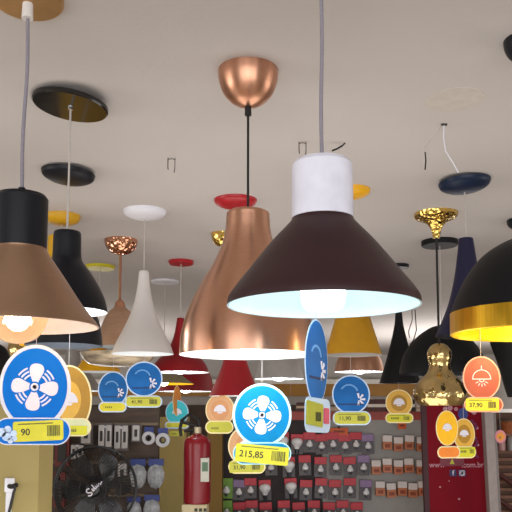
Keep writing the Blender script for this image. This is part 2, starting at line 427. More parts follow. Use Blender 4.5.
NEXT.update(key='L14', ctilt=0); pendant('yellow truncated cone pendant behind the brown cone', GB, YL14, (353, 340),
    ('dome', K2(19, 190, YL14), .03, YELLOW), CORDL,
    [('shade', [(12, 296), (15.5, 312), (28.5, 355)], mat('deep_yellow_paint', '#b8860a', .45), 0)], GREY, None)
YL15 = 5.5
pendant('small copper dome pendant with lit white rim below the yellow cone', GB, YL15, (359, 366),
    ('disc', .05, .03, COPPER_CUP), CORDL,
    [('cap', [(2, 340), (5, 341), (6, 348)], COPPER_CUP, 0), ('shade', [(6, 348), (15, 352), (22, 360), (25, 372)], COPPER, 4)], WHITE_IN, (368, 6, BULBW, 'a', .5, (1, 1, 1)))
YL16 = ceil_Y(265)
NEXT.update(key='L16', ctilt=0); pendant('slim black flared cone pendant left of the gold glass gourd', GB, YL16, (399, 330),
    ('disc', K2(11, 265, YL16), .018, BLACK), CORDB,
    [('shade', [(3.2, 312), (3.6, 316), (4.5, 325), (8.5, 343), (14.5, 364), (20.5, 383)], BLACK_MATT, 4)], BLACK, None)
YL17 = ceil_Y(241)
NEXT.update(key='L17', ctilt=0); pendant('large black dome pendant behind the gold glass gourd', GB, YL17, (442, 335),
    ('disc', K2(18, 241, YL17), .024, BLACK_MATT), CORDL,
    [('shade', [(.5, 325), (12, 328), (26, 338), (37, 352), (42, 366), (43, 374)], BLACK_MATT, 5)], BLACK, None, cord_r=.0015)
YG2 = ceil_Y(213.5)
NEXT.update(key='G', ctilt=0); pendant('mirrored gold glass gourd pendant hung from a gold trumpet canopy', GB, YG2, (439, 345),
    ('trumpet', K2(21.5, 213.5, YG2), .10, GOLD_FACET), CORDB,
    [('shade', [(1, 343), (7, 345), (11.5, 351), (12, 358), (10.5, 364), (11, 369), (14, 374), (20, 380), (25, 387), (26.5, 394), (25.5, 400), (21, 405.5)], GOLD_GLASS, 6)], BRASS, None, cord_r=.0045)
YL18 = ceil_Y(180)
NEXT.update(key='L18', ctilt=-0.07); pendant('dark navy flared cone pendant under a navy dome canopy at right', GB, YL18, (466, 240),
    ('dome', K2(25.5, 180, YL18), .037, NAVY_DISC), CORDL,
    [('shade', [(6.4, 238.5), (7.2, 240.5), (9.5, 258), (13, 280), (19.5, 305), (29, 328), (33, 336)], NAVY, 5)], BLACK, None)
pendant('black rounded bowl pendant at right edge beyond the gold-banded dome', GB, 3.0, (529, 350),
    ('dome', .07, .045, BLACK), CORDB,
    [('shade', [(2, 322), (20, 325), (34, 333), (37, 341), (34, 352), (29, 368), (25, 386), (22, 397)], BLACK_MATT, 4)], BLACK, None)
NEXT.update(key='DR', ctilt=0); pendant('grey drum pendant with white lower rim beside the rust red tag', GB, 4.0, (514, 390),
    ('disc', .06, .03, GREY), CORDL,
    [('shade', [(20, 378), (22, 409)], GREY, 0), ('rim', [(22, 409), (22, 412.5)], mat('white_rim', '#efece8', .5), 0)], WHITE_IN, None)
pendant('dim grey cone pendant with lit white rim behind the gold lamp tag', GB, 4.9, (72, 385),
    ('disc', .05, .03, GREY), CORDL,
    [('cap', [(2, 350), (7, 351), (8, 366)], GREY, 0), ('shade', [(8, 366), (18, 373), (30, 391)], GREY, 3)], WHITE_IN, (387, 6, BULBW, 'a', .5, (1, 1, 1)))
pendant('black round pendant at left edge behind the blue fan tag', GB, 3.2, (-14, 370),
    ('disc', .07, .03, BLACK), CORDB,
    [('cap', [(2, 336), (7, 337), (8, 342)], BLACK, 0), ('shade', [(8, 342), (19, 349), (25, 366), (27, 388)], BLACK_MATT, 4)], BLACK, None)
pendant('small gold cup pendant peeking over the blue fan tag', GB, 3.8, (16, 350),
    ('cup', .05, .05, GOLD_FACET), CORDL,
    [('cap', [(1.5, 328), (3, 329), (3.5, 338)], BRASS, 0), ('shade', [(3.5, 338), (6, 341), (8, 347), (8, 352), (6, 358)], GOLD_GLASS, 4)], BRASS, None)

# swirled glass bowl light
Y = 3.55
bx = P(118, 357, Y)
LAMPS['B'] = 'bowl'
bowl = thing('glass_bowl_light', (bx.x, Y, CEIL), 'cream and brown swirled glass bowl light with gold finial below the copper bell', 'ceiling light')
R = K2(37, 357, Y); zt = P(CX, 353, Y).z - CEIL; zb = P(CX, 367, Y).z - CEIL
PROF['bowl'] = (bx.x, Y, [(R, zt - .012), (R * .8, zb + .03), (R * .45, zb + .008), (.001, zb)][::-1])
M_SWIRL = mat('swirled_glass', '#b3a38c', .2, 0, .6, 12, (1, 1, 4))
new_obj('glass_bowl', LB(smooth_prof([(.02, zt + .007), (R * .55, zt + .006), (R * .96, zt), (R, zt - .008), (R * .8, zb + .018), (R * .45, zb + .005), (.001, zb)], 5) + [(0, zb)]), M_SWIRL, bowl)
new_obj('finial', lathe(bmesh.new(), smooth_prof([(.001, zt + .05), (.016, zt + .045), (.028, zt + .028), (.02, zt + .012), (.034, zt + .002)], 4), 24), BRASS, bowl)
new_obj('stem', TB([(0, 0, -.02), (0, 0, zt + .05)], .004), BRASS, bowl)
new_obj('canopy', LB(canopy_prof('dome', .03, .02)), BRASS, bowl)

# ----------------------------------------------------------------- tags
def fan_icon(parent, k, r, cx=0, cz=0, hub=None):
    bm = bmesh.new()
    for i in range(4):
        a = PI / 2 * i - .12
        pet = [(-.11, .2), (-.26, .48), (-.33, .76), (-.26, .95), (-.04, 1.02), (.2, .96), (.3, .74), (.2, .44), (.11, .2)]
        pet = smooth_prof([(x + 2, z) for x, z in pet], 4); pet = [(x - 2, z) for x, z in pet]
        prism(bm, [(cx + x * r, cz + z * r) for x, z in rot_poly(pet, a)], -.0022, -.0012)
    new_obj('fan_blades_print', bm, ICON, parent, False)
    for i in range(4):
        a = PI / 4 + PI / 2 * i; bm = bmesh.new()
        for rr in (.52, .68, .84):
            prism(bm, arc_band(cx, cz, rr * r, (rr + .07) * r, a - .40, a + .16), -.0021, -.0012)
        new_obj('fan_guard_print', bm, ICON, parent, False)
    bm = bmesh.new(); prism(bm, ell(cx, cz, r * .24, r * .24, 28), -.0026, -.0014)
    hb = new_obj('fan_hub_print', bm, hub or BLUE, parent, False)
    new_obj('hub_ring_print', PB(arc_band(cx, cz, r * .09, r * .17, 0, 2 * PI, 32), -.0030, -.0022), ICON, hb, False)
def price_tag(label, x, y, rx, rz, Y, col, border, strip=None, strip_col=None, label_box=None, label_mat=LABELY, text=None, tsize=.5, icon=None,
              yaw=0, tilt=0, thread=None, lamp=None, side=1, bcode=True, bw=.07, inner=None, tx=-.2):
    """pixels; strip=(cx,cy,w,h) capsule below the disc, label_box=(cx,cy,w,h,angle); thread = pixel y of its upper end"""
    if lamp:
        lx_, ly_, pr_ = PROF[LAMPS[lamp]]; Rr = pr_[-1][0] * .95; Y = ly_
        for _ in range(4):
            dx_ = P(x, y, Y).x - lx_; Y = ly_ + side * math.sqrt(max(Rr * Rr - dx_ * dx_, 0))
        if abs(dx_) > Rr: print('THREAD off', label, dx_, Rr)
    c = P(x, y, Y); k = K(y, Y)
    root = thing('price_tag', c, label, 'price tag', 'hanging price tags', (0, tilt, yaw))
    s = 1 / max(.2, math.cos(yaw))
    X = lambda px: (px - x) * k * s
    Z = lambda py: (y - py) * k
    bd = bmesh.new(); prism(bd, ell(0, 0, rx * k * s, rz * k), -.0006, .0006)
    new_obj('backing_card', bd, border, root, False)
    b = bw * min(rx * s, rz)
    new_obj('colour_disc', PB(ell(0, 0, (rx * s - b) * k, (rz - b) * k), -.0012, -.0004), col, root, False)
    if inner: new_obj('lamp_glow_print', PB(ell(0, 0, inner[1] * rx * k * s, inner[1] * rz * k), -.0016, -.0008), inner[0], root, False)
    if strip:
        cx, cy, w, h = strip
        new_obj('strip_border', PB(capsule(X(cx), Z(cy), w * k * s, h * k), -.0030, -.0018), border, root, False)
        new_obj('price_strip', PB(capsule(X(cx), Z(cy), (w - 2.4) * k * s, (h - 2.4) * k), -.0036, -.0024), strip_col or col, root, False)
    if label_box:
        cx, cy, w, h, ang = label_box
        lx, lz, lw, lh = X(cx), Z(cy), w * k * s, h * k
        lb = new_obj('price_label', PB(rot_poly(capsule(lx, lz, lw, lh, 4, lh * .12), ang, (lx, lz)), -.0046, -.0032), label_mat, root, False)
        if text:
            ca, sa = math.cos(ang), math.sin(ang)
            text_obj('price_figures', text, lh * tsize, (lx + tx * lw * ca, -.0049, lz + tx * lw * sa - lh * .05), INK, lb, ang)
        else:
            bm = bmesh.new()
            for i in range(4): 
                q = lx + (-.36 + .09 * i) * lw
                prism(bm, rot_poly([(q, lz - lh * .18), (q + lw * .06, lz - lh * .18), (q + lw * .06, lz + lh * .12), (q, lz + lh * .12)], ang, (lx, lz)), -.0050, -.0044)
            new_obj('faded_print', bm, INKF, lb, False)
        if bcode:
            bm = bmesh.new(); q = lx + lw * .18
            rr = random.Random(int(x * 7 + y))
            while q < lx + lw * .42:
                d = lw * rr.uniform(.008, .02)
                prism(bm, rot_poly([(q, lz - lh * .28), (q + d, lz - lh * .28), (q + d, lz + lh * .25), (q, lz + lh * .25)], ang, (lx, lz)), -.0050, -.0044)
                q += d + lw * rr.uniform(.006, .014)
            new_obj('barcode', bm, INK if text else INKF, lb, False)
            new_obj('header_print', PB(rot_poly([(lx - lw * .4, lz + lh * .33), (lx + lw * .3, lz + lh * .33), (lx + lw * .3, lz + lh * .39), (lx - lw * .4, lz + lh * .39)], ang, (lx, lz)), -.0050, -.0044), INKF, lb, False)
    if icon == 'fan': fan_icon(root, k, min(rx * s, rz) * k * .64, hub=col)
    if icon == 'lamp':                       # white half-dome lamp
        rr = min(rx * s, rz) * k * .42
        bm = bmesh.new(); prism(bm, ell(0, -rr * .25, rr, rr * 1.1, 24, 0, PI), -.0022, -.0014)
        prism(bm, [(-rr * .5, -rr * .3), (rr * .5, -rr * .3), (rr * .35, -rr * .55), (-rr * .35, -rr * .55)], -.0022, -.0014)
        new_obj('lamp_print', bm, ICON, root, False)
    if icon == 'pendant':                    # outlined dome with rays
        rr = min(rx * s, rz) * k * .5; bm = bmesh.new(); f0, f1 = -.0022, -.0012
        prism(bm, arc_band(0, -rr * .1, rr * .92, rr, 0, PI, 28), f0, f1)
        prism(bm, [(-rr, -rr * .16), (rr, -rr * .16), (rr, -rr * .07), (-rr, -rr * .07)], f0, f1)
        prism(bm, [(-rr * .04, rr * .9), (rr * .04, rr * .9), (rr * .04, rr * 1.3), (-rr * .04, rr * 1.3)], f0, f1)
        prism(bm, arc_band(0, -rr * .18, rr * .2, rr * .28, PI, 2 * PI, 16), f0, f1)
        for a in (-150, -120, -90, -60, -30):
            a = math.radians(a); d = Vector((math.cos(a), math.sin(a))); n = Vector((-d.y, d.x)) * rr * .035
            p0 = d * rr * .42; p1 = d * rr * .75; o = Vector((0, -rr * .18))
            prism(bm, [tuple(p0 + n + o), tuple(p1 + n + o), tuple(p1 - n + o), tuple(p0 - n + o)], f0, f1)
        new_obj('pendant_print', bm, ICON, root, False)
    if icon == 'promo':                      # small white fan and a dark caption line; the figure on it is left out
        R_ = min(rx * s, rz) * k
        bm = bmesh.new()
        for i in range(5):
            a = math.radians(100 - 50 * i); d = Vector((math.cos(a), math.sin(a))); n = Vector((-d.y, d.x)) * R_ * .06
            o = Vector((R_ * .42, -R_ * .25))
            prism(bm, [tuple(o + d * R_ * .06 + n * .5), tuple(o + d * R_ * .32 + n), tuple(o + d * R_ * .32 - n), tuple(o + d * R_ * .06 - n * .5)], -.0022, -.0012)
        new_obj('fan_print', bm, ICON, root, False)
        bm = bmesh.new()
        for i in range(12):
            q = -R_ * .66 + i * R_ * .11
            prism(bm, [(q, -R_ * .56), (q + R_ * .08, -R_ * .56), (q + R_ * .08, -R_ * .48), (q, -R_ * .48)], -.0022, -.0012)
        new_obj('caption_print', bm, mat('navy_ink', '#1c2c58', .6), root, False)
        new_obj('pale_swirl_print', PB(arc_band(-R_ * .1, R_ * .05, R_ * .42, R_ * .5, .3, 2.6, 20), -.0022, -.0012), mat('mid_blue_print', '#5a95cf', .5), root, False)
    if thread is not None:
        zt = (P(x, thread, Y).z - c.z)
        if lamp:
            d_ = math.hypot(c.x - lx_, c.y - ly_)
            for (r0_, z0_), (r1_, z1_) in zip(pr_[::-1], pr_[-2::-1]):
                if min(r0_, r1_) <= d_ <= max(r0_, r1_) and abs(r1_ - r0_) > 1e-6:
                    zt = CEIL + z0_ + (z1_ - z0_) * (d_ - r0_) / (r1_ - r0_) - c.z + .002; break
        new_obj('thread', TB([(0, 0.0008, rz * k - .004), (0, .0008, zt)], .0006, 6), mat('nylon_thread', '#c9c4c4', .4), root)
    return root, X, Z, k

# 1 large blue fan tag at left
t1, X, Z, k = price_tag('large blue fan tag priced 90 with white outline at left edge', 35, 387, 36, 42.5, L1Y + .02, BLUE, CARDW, (34, 431, 76, 27), BLUE,
    (40, 430.5, 50, 20, .045), LABELY, '90', .46, 'fan', lamp='L1', side=1, thread=300, tx=-.25, bw=.10)
sp = bmesh.new()
for (a, b, r_) in ((4, 432, 4.5), (10, 429, 3.6), (9, 436, 4.5), (16, 433, 3.2), (17, 438, 2.6), (13, 440, 3)):
    prism(sp, ell(X(a), Z(b), r_ * k, r_ * k, 20), -.0056, -.0048)
new_obj('white_splash_print', sp, mat('splash_print', '#b6cdec', .5), t1, False)
# 2 gold lamp tag behind it
price_tag('large gold lamp tag half hidden behind the blue fan tag', 68, 400, 24, 35, YL5, TGOLD, CREAMC, (72, 427, 40, 18), mat('pale_green_strip', '#cfd2a8', .5),
    (78, 430, 20, 9, 0), LABELY, None, icon='lamp', lamp='L5', side=1, thread=302, inner=(TGOLDL, .55), bcode=False)
# 3 / 4 blue promo tags
price_tag('small blue promotional tag with yellow strip, left of a larger blue one', 113, 389, 15, 17.5, 6.1, SKYB, PALEBLUEC, (113, 407, 28, 10.5), mat('yellow_strip', '#d9c93c', .5),
    (113, 407, 20, 6, 0), LABELY, None, icon='promo', lamp='B', side=-1, thread=364, bcode=False)
price_tag('blue promotional tag priced 41,90 below the white flared cone pendant', 144, 379, 18.5, 17.5, YL8, SKYB, PALEBLUEC, (144, 401.5, 37, 12), LABELYG,
    (144, 401.5, 33, 9, 0), LABELYG, '41,90', .55, icon='promo', lamp='L8', side=1, thread=340, bcode=True)
# 5 turquoise tag and the edge-on tag before it
price_tag('small turquoise tag with two yellow labels beside the fire extinguisher', 177, 412.5, 11.5, 12.5, YL13, TURQ, PALEBLUEC, (177, 425, 24, 7), LABELY,
    (177, 433.5, 14, 5, 0), LABELYG, None, icon='lamp', lamp='L13', side=-1, thread=385, bcode=False)
price_tag('narrow edge-on orange tag hanging in front of the turquoise tag', 177, 401, 3.2, 15, YL13 - .15, TORANGE, CREAMC, None, None, None, yaw=1.2, lamp='L13', side=-1, thread=383)
# 6 peach tag
price_tag('peach lamp tag with yellow strip under the red cone pendant', 220, 410, 14.5, 16, YL12, TPEACH, CREAMC, (219.5, 427, 28, 13), LABELYG,
    (219.5, 428, 22, 7, 0), LABELYG, None, icon='lamp', lamp='L12', side=1, thread=384, inner=(TPEACHL, .62), bcode=False)
# 7 cyan fan tag
t7, X, Z, k = price_tag('cyan fan tag with white fan and yellow price card reading 215,85', 262, 415, 29.5, 31.5, L2Y, CYAN, mat('pale_cyan_card', '#b6e4ee', .5), (262, 453, 58, 22), CYAN,
    (262, 454, 53, 18, -.09), LABELY, '215,85', .5, 'fan', lamp='L2', side=1, thread=345, tx=-.2, bw=.08)
# 8 peach tag behind the cyan one
price_tag('peach tag priced 31,90 mostly hidden behind the cyan fan tag', 247, 446, 19, 20, YL12 - .15, TPEACH, CREAMC, (247, 466.5, 37, 13.5), LABELYG,
    (246, 466.5, 33, 11, .03), LABELYG, '31,90', .5, lamp='L12', side=-1, thread=390, icon='lamp', inner=(TPEACHL, .6))
# 9 orange tag to the right
price_tag('orange tag edge showing at the right of the cyan fan tag', 291, 430, 8, 14, YL12 + .3, TORANGE, CREAMC, None, None, None, yaw=.7, lamp='D1', side=-1, thread=372, icon='lamp')
# 10 narrow blue tag turned sideways
t10, X, Z, k = price_tag('tall narrow blue tag turned sideways below the brown cone pendant', 316.5, 362, 13.5, 43, L3Y + .02, SKYB, PALEBLUEC, None, None, None, yaw=1.12, tilt=.035, lamp='L3', side=1, thread=300, icon='promo', bw=.05)
new_obj('strip_border', PB(capsule(X(317), Z(415), 30 * k / math.cos(1.12), 34 * k, 8, 9 * k), -.0030, -.0018), PALEBLUEC, t10, False)
a = new_obj('price_label', PB(rot_poly(capsule(X(312.5), Z(414), 19 * k / math.cos(1.12), 23 * k, 4, 2 * k), -.06, (X(312), Z(413))), -.0046, -.0032), mat('olive_label', '#a8aa2e', .5), t10, False)
bm = bmesh.new()
for i in range(7):
    q = X(313) + i * k * 2.2; prism(bm, [(q, Z(421)), (q + k, Z(421)), (q + k, Z(412)), (q, Z(412))], -.0052, -.0044)
new_obj('barcode', bm, INK, a, False)
new_obj('pink_sticker', PB(capsule(X(326.5), Z(415), 6.5 * k / math.cos(1.12), 16 * k, 4, 2 * k), -.0048, -.0034), PINK, t10, False)
# 11 blue promo tag 11,90
price_tag('blue promotional tag priced 11,90 under the small copper dome pendant', 351, 394.5, 19, 19.5, YL14, SKYB, PALEBLUEC, (351.5, 418, 38, 14), LABELYG,
    (351, 418, 33, 10, 0), LABELYG, '11,90', .55, icon='promo', lamp='L14', side=1, thread=340)
# 12 gold lamp tag
price_tag('gold lamp tag with yellow strip below the slim black cone pendant', 399, 403, 13.5, 13.5, YL16, TGOLDL, CREAMC, (399, 418, 28, 10), LABELY,
    (399, 418, 23, 7, 0), LABELY, None, icon='lamp', lamp='L16', side=1, thread=376, inner=(TGOLD, .6))
# 13 rust tag
price_tag('rust red tag with outlined pendant icon priced 37,90 under the gold-banded dome', 481.5, 378, 18.8, 21.8, L4Y - .02, TRUST, mat('pale_orange_card', '#dba58e', .5), (482.5, 404.5, 39, 15), TRUST,
    (481, 404.5, 33, 12, 0), LABELY, '37,90', .5, icon='pendant', lamp='L4', side=1, thread=322)
# 14 / 15 below the gourd
t14, X, Z, k = price_tag('bright yellow lamp tag with orange strip in front of the red panel', 447, 428, 12.2, 17.5, YG2 - .1, TYEL, CREAMC, (448, 452, 25, 12), mat('orange_strip', '#e8842a', .5),
    None, yaw=.35, icon='lamp', lamp='G', side=-1, thread=402)
price_tag('gold lamp tag overlapping behind the bright yellow tag', 464, 434, 11.5, 15.5, YG2 + .06, TGOLDL, CREAMC, (463, 452, 26, 12), LABELY,
    (466, 451, 18, 8, 0), LABELY, None, yaw=.2, icon='lamp', lamp='L17', side=-1, thread=400, inner=(TGOLD, .6))
price_tag('small pink square tag with orange mark at right edge', 500.5, 436.5, 5.5, 6.5, 3.98, mat('pale_pink', '#d98a94', .5), mat('pink_card', '#cf7f90', .5), None, None,
    (500.5, 436.5, 7, 7, .785), mat('orange_mark', '#e89a3a', .5), None, lamp='DR', side=1, thread=405, bcode=False)

# ------------------------------------------------------------- ceiling hooks, wires
M_WIRE = mat('dark_wire', '#3a3532', .6)
def ceil_at(x, y): 
    Y = ceil_Y(y); return P(x, y, Y)
for (x, y, lab) in ((168, 158, 'pair of bare wire hooks on the ceiling left of the copper canopy'), (299, 142, 'pair of bare wire hooks on the ceiling beside the white neck')):
    c = ceil_at(x, y); h = thing('ceiling_hook', c, lab, 'hook')
    k = K(y, c.y)
    new_obj('bracket', TB([(0, 0, 0), (0, 0, -9 * k), (.3 * k, 0, -12 * k)], .0016, 6), M_WIRE, h)
    new_obj('crossbar', TB([(0, 0, -1.5 * k), (4 * k, 0, -.8 * k), (6.5 * k, 0, -1.6 * k)], .0012, 6), M_WIRE, h)
    new_obj('bracket', TB([(7 * k, 0, 0), (7 * k, 0, -8 * k), (6.4 * k, 0, -15 * k)], .0014, 6), M_WIRE, h)
c = ceil_at(345, 143); k = K(143, c.y)
w = thing('loose_wire', c, 'short black wire end sticking from the ceiling right of the white neck', 'wire')
new_obj('wire_sheath', TB([(0, 0, 0), (-3 * k, 0, -3 * k), (-8 * k, 0, -6 * k), (-13 * k, 0, -8 * k)], .0028, 8), CORDB, w)
c = ceil_at(444, 124); k = K(124, c.y)
w = thing('ceiling_wires', c, 'two stray white wires hanging from ceiling holes at right', 'wires')
new_obj('wire', TB([(-2 * k, 0, 0), (-5 * k, 0, -8 * k), (-15 * k, 0, -18 * k), (-19 * k, 0, -24 * k), (-19.5 * k, 0, -30 * k)], .0014, 8), CORDL, w)
new_obj('wire_tip', TB([(-19.5 * k, 0, -29 * k), (-19 * k, 0, -38 * k), (-20 * k, 0, -47 * k)], .002, 8), CORDB, w)
new_obj('wire', TB([(0, 0, 0), (-1 * k, 0, -14 * k), (1 * k, 0, -28 * k), (8 * k, 0, -40 * k), (13 * k, 0, -50 * k)], .0017, 8), WHITE, w)
new_obj('screw_anchor', BB((-3 * k, -.004, -.004), (3 * k, .004, .001)), M_WIRE, w)
c = ceil_at(455, 100)
o = new_obj('plaster_patch', LB([(.075, .001), (.074, -.001), (0, -.0012)], 48), mat('patch_plaster', (.53, .485, .44), .85), None); o.location = c; o['kind'] = 'structure'; o.name = 'trim_4'
# far loose wires near the slim black cone
c = ceil_at(412, 310); 
w = thing('dangling_wires', c, 'thin curled wire scraps hanging beside the slim black cone pendant', 'wires'); k = K(310, c.y)
new_obj('wire', TB([(0, 0, 0), (0, 0, -10 * k), (-4 * k, 0, -22 * k), (-3 * k, 0, -28 * k)], .004, 6), CORDG, w)
new_obj('wire', TB([(3 * k, 0, 0), (4 * k, 0, -20 * k), (1 * k, 0, -30 * k), (-3 * k, 0, -35 * k)], .004, 6), CORDB, w)

# --------------------------------------------------------- partitions, columns
M_BEIGE = mat('beige_column_paint', '#948552', .7, 0, .06, 4)
M_OLIVE = mat('olive_column_side', '#8a7a48', .7, 0, .06, 4)
def column(name, x0, x1, ytop, Y, depth, m):
    a = P(x0, 460, Y); b = P(x1, 460, Y); z = P(CX, ytop, Y).z
    return struct(name, BB((a.x, Y, 0), (b.x, Y + depth, z)), m)
column('wall_left_partition', -60, 39, 404, 2.9, .2, M_BEIGE)
column('wall_rear_partition', 159, 186, 417, 5.0, .25, M_BEIGE)
column('wall_centre_partition', 207, 222, 419, 5.05, .2, mat('ochre_column_paint', '#7a5e28', .7, 0, .08, 4))
# outlet with plug
Y = 2.9; k = K(485, Y)
c = P(10, 485, Y)
ou = thing('power_outlet', c, 'white power outlet with black plug and cable on the beige partition', 'outlet')
new_obj('outlet_plate', BB((-5 * k, -.008, -7 * k), (5 * k, 0, 7 * k), .003), WHITE, ou)
new_obj('cable_channel', BB((-3.5 * k, -.006, -30 * k), (2.5 * k, 0, -7 * k), .002), WHITE, ou)
pl = new_obj('plug', TB([(0, -.006, -1 * k), (4 * k, -.03, -1 * k), (10 * k, -.04, 1 * k)], .009, 12), CORDB, ou)
new_obj('cable', TB([(9 * k, -.04, 0), (7 * k, -.035, -6 * k), (3 * k, -.02, -20 * k), (0, -.015, -32 * k), (-2 * k, -.015, -60 * k)], .0055, 10), CORDB, pl)

# ------------------------------------------------------------ left display rack
RY = 4.15
a = P(52, 460, RY); b = P(158, 460, RY); z = P(CX, 408, RY).z
rack = thing('display_rack', (0, RY, 0), 'dark slatted display rack of electrical packs behind the black fan', 'display rack')
M_RACK = mat('dark_rack_board', '#43352c', .7, 0, .25, 9, (1, 1, 4))
new_obj('back_board', BB((a.x, .0, 0), (b.x, .06, z)), M_RACK, rack, False)
for py in (424, 462, 495):
    zz = P(CX, py, RY).z
    new_obj('rail', BB((a.x, -.012, zz - .008), (b.x, 0, zz + .008)), mat('rail_brown', '#6b5a48', .6), rack, False)
def spack(name, lab, x, y, w, h, build):
    c = P(x, y, RY - .046); k = K(y, RY - .046)
    root = thing(name, c, lab, 'hardware pack', 'packs on the left display rack')
    build(root, w * k, h * k, k)
    new_obj('hang_tab', BB((-.006, .0, h * k * .3), (.006, .0445, h * k * .3 + .012)), CARDW, root, False); return root
M_CLEAR = mat('clear_plastic', (.86, .88, .9), .12, 0, .02, trans=1, ior=1.08)
M_BAG = mat('hazy_plastic_bag', '#8d8f92', .25, 0, .35, 40, bump=.6, bscale=50)
M_PLATE = mat('switch_plate', '#a8a4a2', .4)
M_DARK = mat('socket_dark', '#26211f', .5)
M_BLUEH = mat('blue_header', '#22306e', .5)
def plate(two):
    def f(root, w, h, k):
        new_obj('backing_card', BB((-w / 2, .01, -h / 2), (w / 2, .0285, h / 2)), mat('pack_card', '#5a5250', .6), root, False)
        for s in ((-.26, .26) if two else (0,)):
            pw = w * (.42 if two else .7)
            p = new_obj('switch_plate', BB((s * w - pw / 2, -.004, -h * .42), (s * w + pw / 2, .011, h * .42), .003), M_PLATE, root)
            new_obj('rocker', BB((s * w - pw * .22, -.008, -h * .2), (s * w + pw * .22, -.003, h * .2), .002), M_DARK, p)
    return f
def reel(root, w, h, k):
    r = min(w, h) / 2
    bm = bmesh.new(); lathe(bm, [(r * .5, -.02), (r, -.02), (r, .02), (r * .5, .02), (r * .5, -.02)], 36); bmesh.ops.rotate(bm, matrix=Matrix.Rotation(PI / 2, 3, 'X'), verts=bm.verts)
    new_obj('tape_roll', bm, mat('tape_grey', '#a5a3a5', .4), root)
    bm = bmesh.new(); lathe(bm, [(r * .3, -.018), (r * .5, -.018), (r * .5, .018), (r * .3, .018), (r * .3, -.018)], 36); bmesh.ops.rotate(bm, matrix=Matrix.Rotation(PI / 2, 3, 'X'), verts=bm.verts)
    new_obj('core', bm, M_DARK, root)
    new_obj('header_card', BB((-r * .7, -.004, r * .9), (r * .7, .0, r * 1.7)), M_BLUEH, root, False)
def bag(root, w, h, k):
    bm = bmesh.new(); bmesh.ops.create_icosphere(bm, subdivisions=3, radius=1)
    rr = random.Random(int(w * 1e6))
    for v in bm.verts: v.co = Vector((v.co.x * w * .5, v.co.y * .022, v.co.z * h * .42 - h * .06)) * rr.uniform(.9, 1.06)
    new_obj('plastic_bag', bm, M_BAG, root)
    new_obj('header_card', BB((-w * .45, -.008, h * .28), (w * .45, .004, h * .5)), M_BLUEH, root, False)
def strip_(root, w, h, k):
    new_obj('backing_card', BB((-w / 2, .0, -h / 2), (w / 2, .0285, h / 2)), mat('red_dark_card', '#6e2a28', .6), root, False)
    new_obj('dark_insert', BB((-w * .3, -.008, -h * .35), (w * .3, .001, h * .3)), M_DARK, root, False)
for i, (nm, lab, x, y, w, h, f) in enumerate([
    ('switch_pack', 'grey single switch pack at top left of the rack above the fan', 86, 434, 13, 22, plate(False)),
    ('switch_pack', 'grey two-gang switch pack above the right half of the fan', 105, 436, 14, 26, plate(True)),
    ('switch_pack', 'pale two-gang switch pack, right of the grey two-gang pack', 121, 437, 14, 27, plate(True)),
    ('switch_pack', 'pale single switch pack beside the first tape roll', 136, 433, 10, 18, plate(False)),
    ('tape_roll_pack', 'pale tape roll with blue header, left of two', 149, 438, 13, 17, reel),
    ('tape_roll_pack', 'grey tape roll with blue header at right end of the rack', 163, 440, 14, 19, reel),
    ('cable_bag', 'hazy plastic bag of fittings right of the fan, middle row left', 138, 474, 17, 30, bag),
    ('cable_bag', 'hazy plastic bag with blue header, middle row right end', 156, 474, 17, 30, bag),
    ('cable_bag', 'hazy plastic bag low beside the fan rim, bottom row left', 134, 509, 15, 24, bag),
    ('cable_bag', 'hazy plastic bag with blue header, bottom row right end', 152, 508, 17, 26, bag),
    ('cable_pack', 'red and black cable pack beside the partition, upper left of the fan', 62, 452, 14, 28, strip_),
    ('cable_pack', 'red edged cable pack left of the fan near the bottom', 59, 490, 11, 34, strip_),
    ('cable_pack', 'small dark cable pack high at the left end of the rack, above the red ones', 63, 424, 12, 18, strip_),
    ('switch_pack', 'grey two-gang switch pack just above the fan rim, lower of the left packs', 77, 452, 13, 16, plate(True)),
    ('switch_pack', 'single switch pack partly behind the right of the fan guard', 122, 474, 12, 24, plate(False)),
    ('cable_bag', 'hazy bag hanging behind the fan between switch packs and bottom row', 108, 470, 14, 28, bag),
    ]): spack(nm, lab, x, y, w, h, f)

# ------------------------------------------------------------------------- fan
FY = 3.7; c = P(95, 488, FY); k = K(488, FY); R = 41 * k
fan = thing('pedestal_fan', c, 'black round pedestal fan with wire guard in front of the display rack', 'fan')
M_FAN = mat('fan_black_plastic', (.008, .008, .009), .35)
def gx(r_, t): return (r_ * math.cos(t), r_ * math.sin(t))
bm = bmesh.new()
for rr, yy in ((1, 0), (.985, .03), (.66, -.035), (.33, -.05)):
    pts = [(R * rr * math.cos(2 * PI * i / 48), yy, R * rr * math.sin(2 * PI * i / 48)) for i in range(49)]
    tube(bm, pts, .0065 if rr > .9 else .0016, 6)
new_obj('guard_ring', bm, M_FAN, fan)
bm = bmesh.new()
for i in range(72):
    t = 2 * PI * i / 72; t2 = t + .28
    tube(bm, [(*[(R * .2 * math.cos(t2)), -.055, R * .2 * math.sin(t2)],), (R * .6 * math.cos(t + .12), -.04, R * .6 * math.sin(t + .12)), (R * .9 * math.cos(t + .02), -.018, R * .9 * math.sin(t + .02)), (R * math.cos(t), 0, R * math.sin(t))], .0013, 5)
new_obj('guard_wires', bm, M_FAN, fan)
bm = bmesh.new()
for i in range(72):
    t = 2 * PI * i / 72
    tube(bm, [(R * .2 * math.cos(t), .09, R * .2 * math.sin(t)), (R * .8 * math.cos(t), .07, R * .8 * math.sin(t)), (R * .985 * math.cos(t), .03, R * .985 * math.sin(t))], .0013, 5)
new_obj('rear_guard_wires', bm, M_FAN, fan)
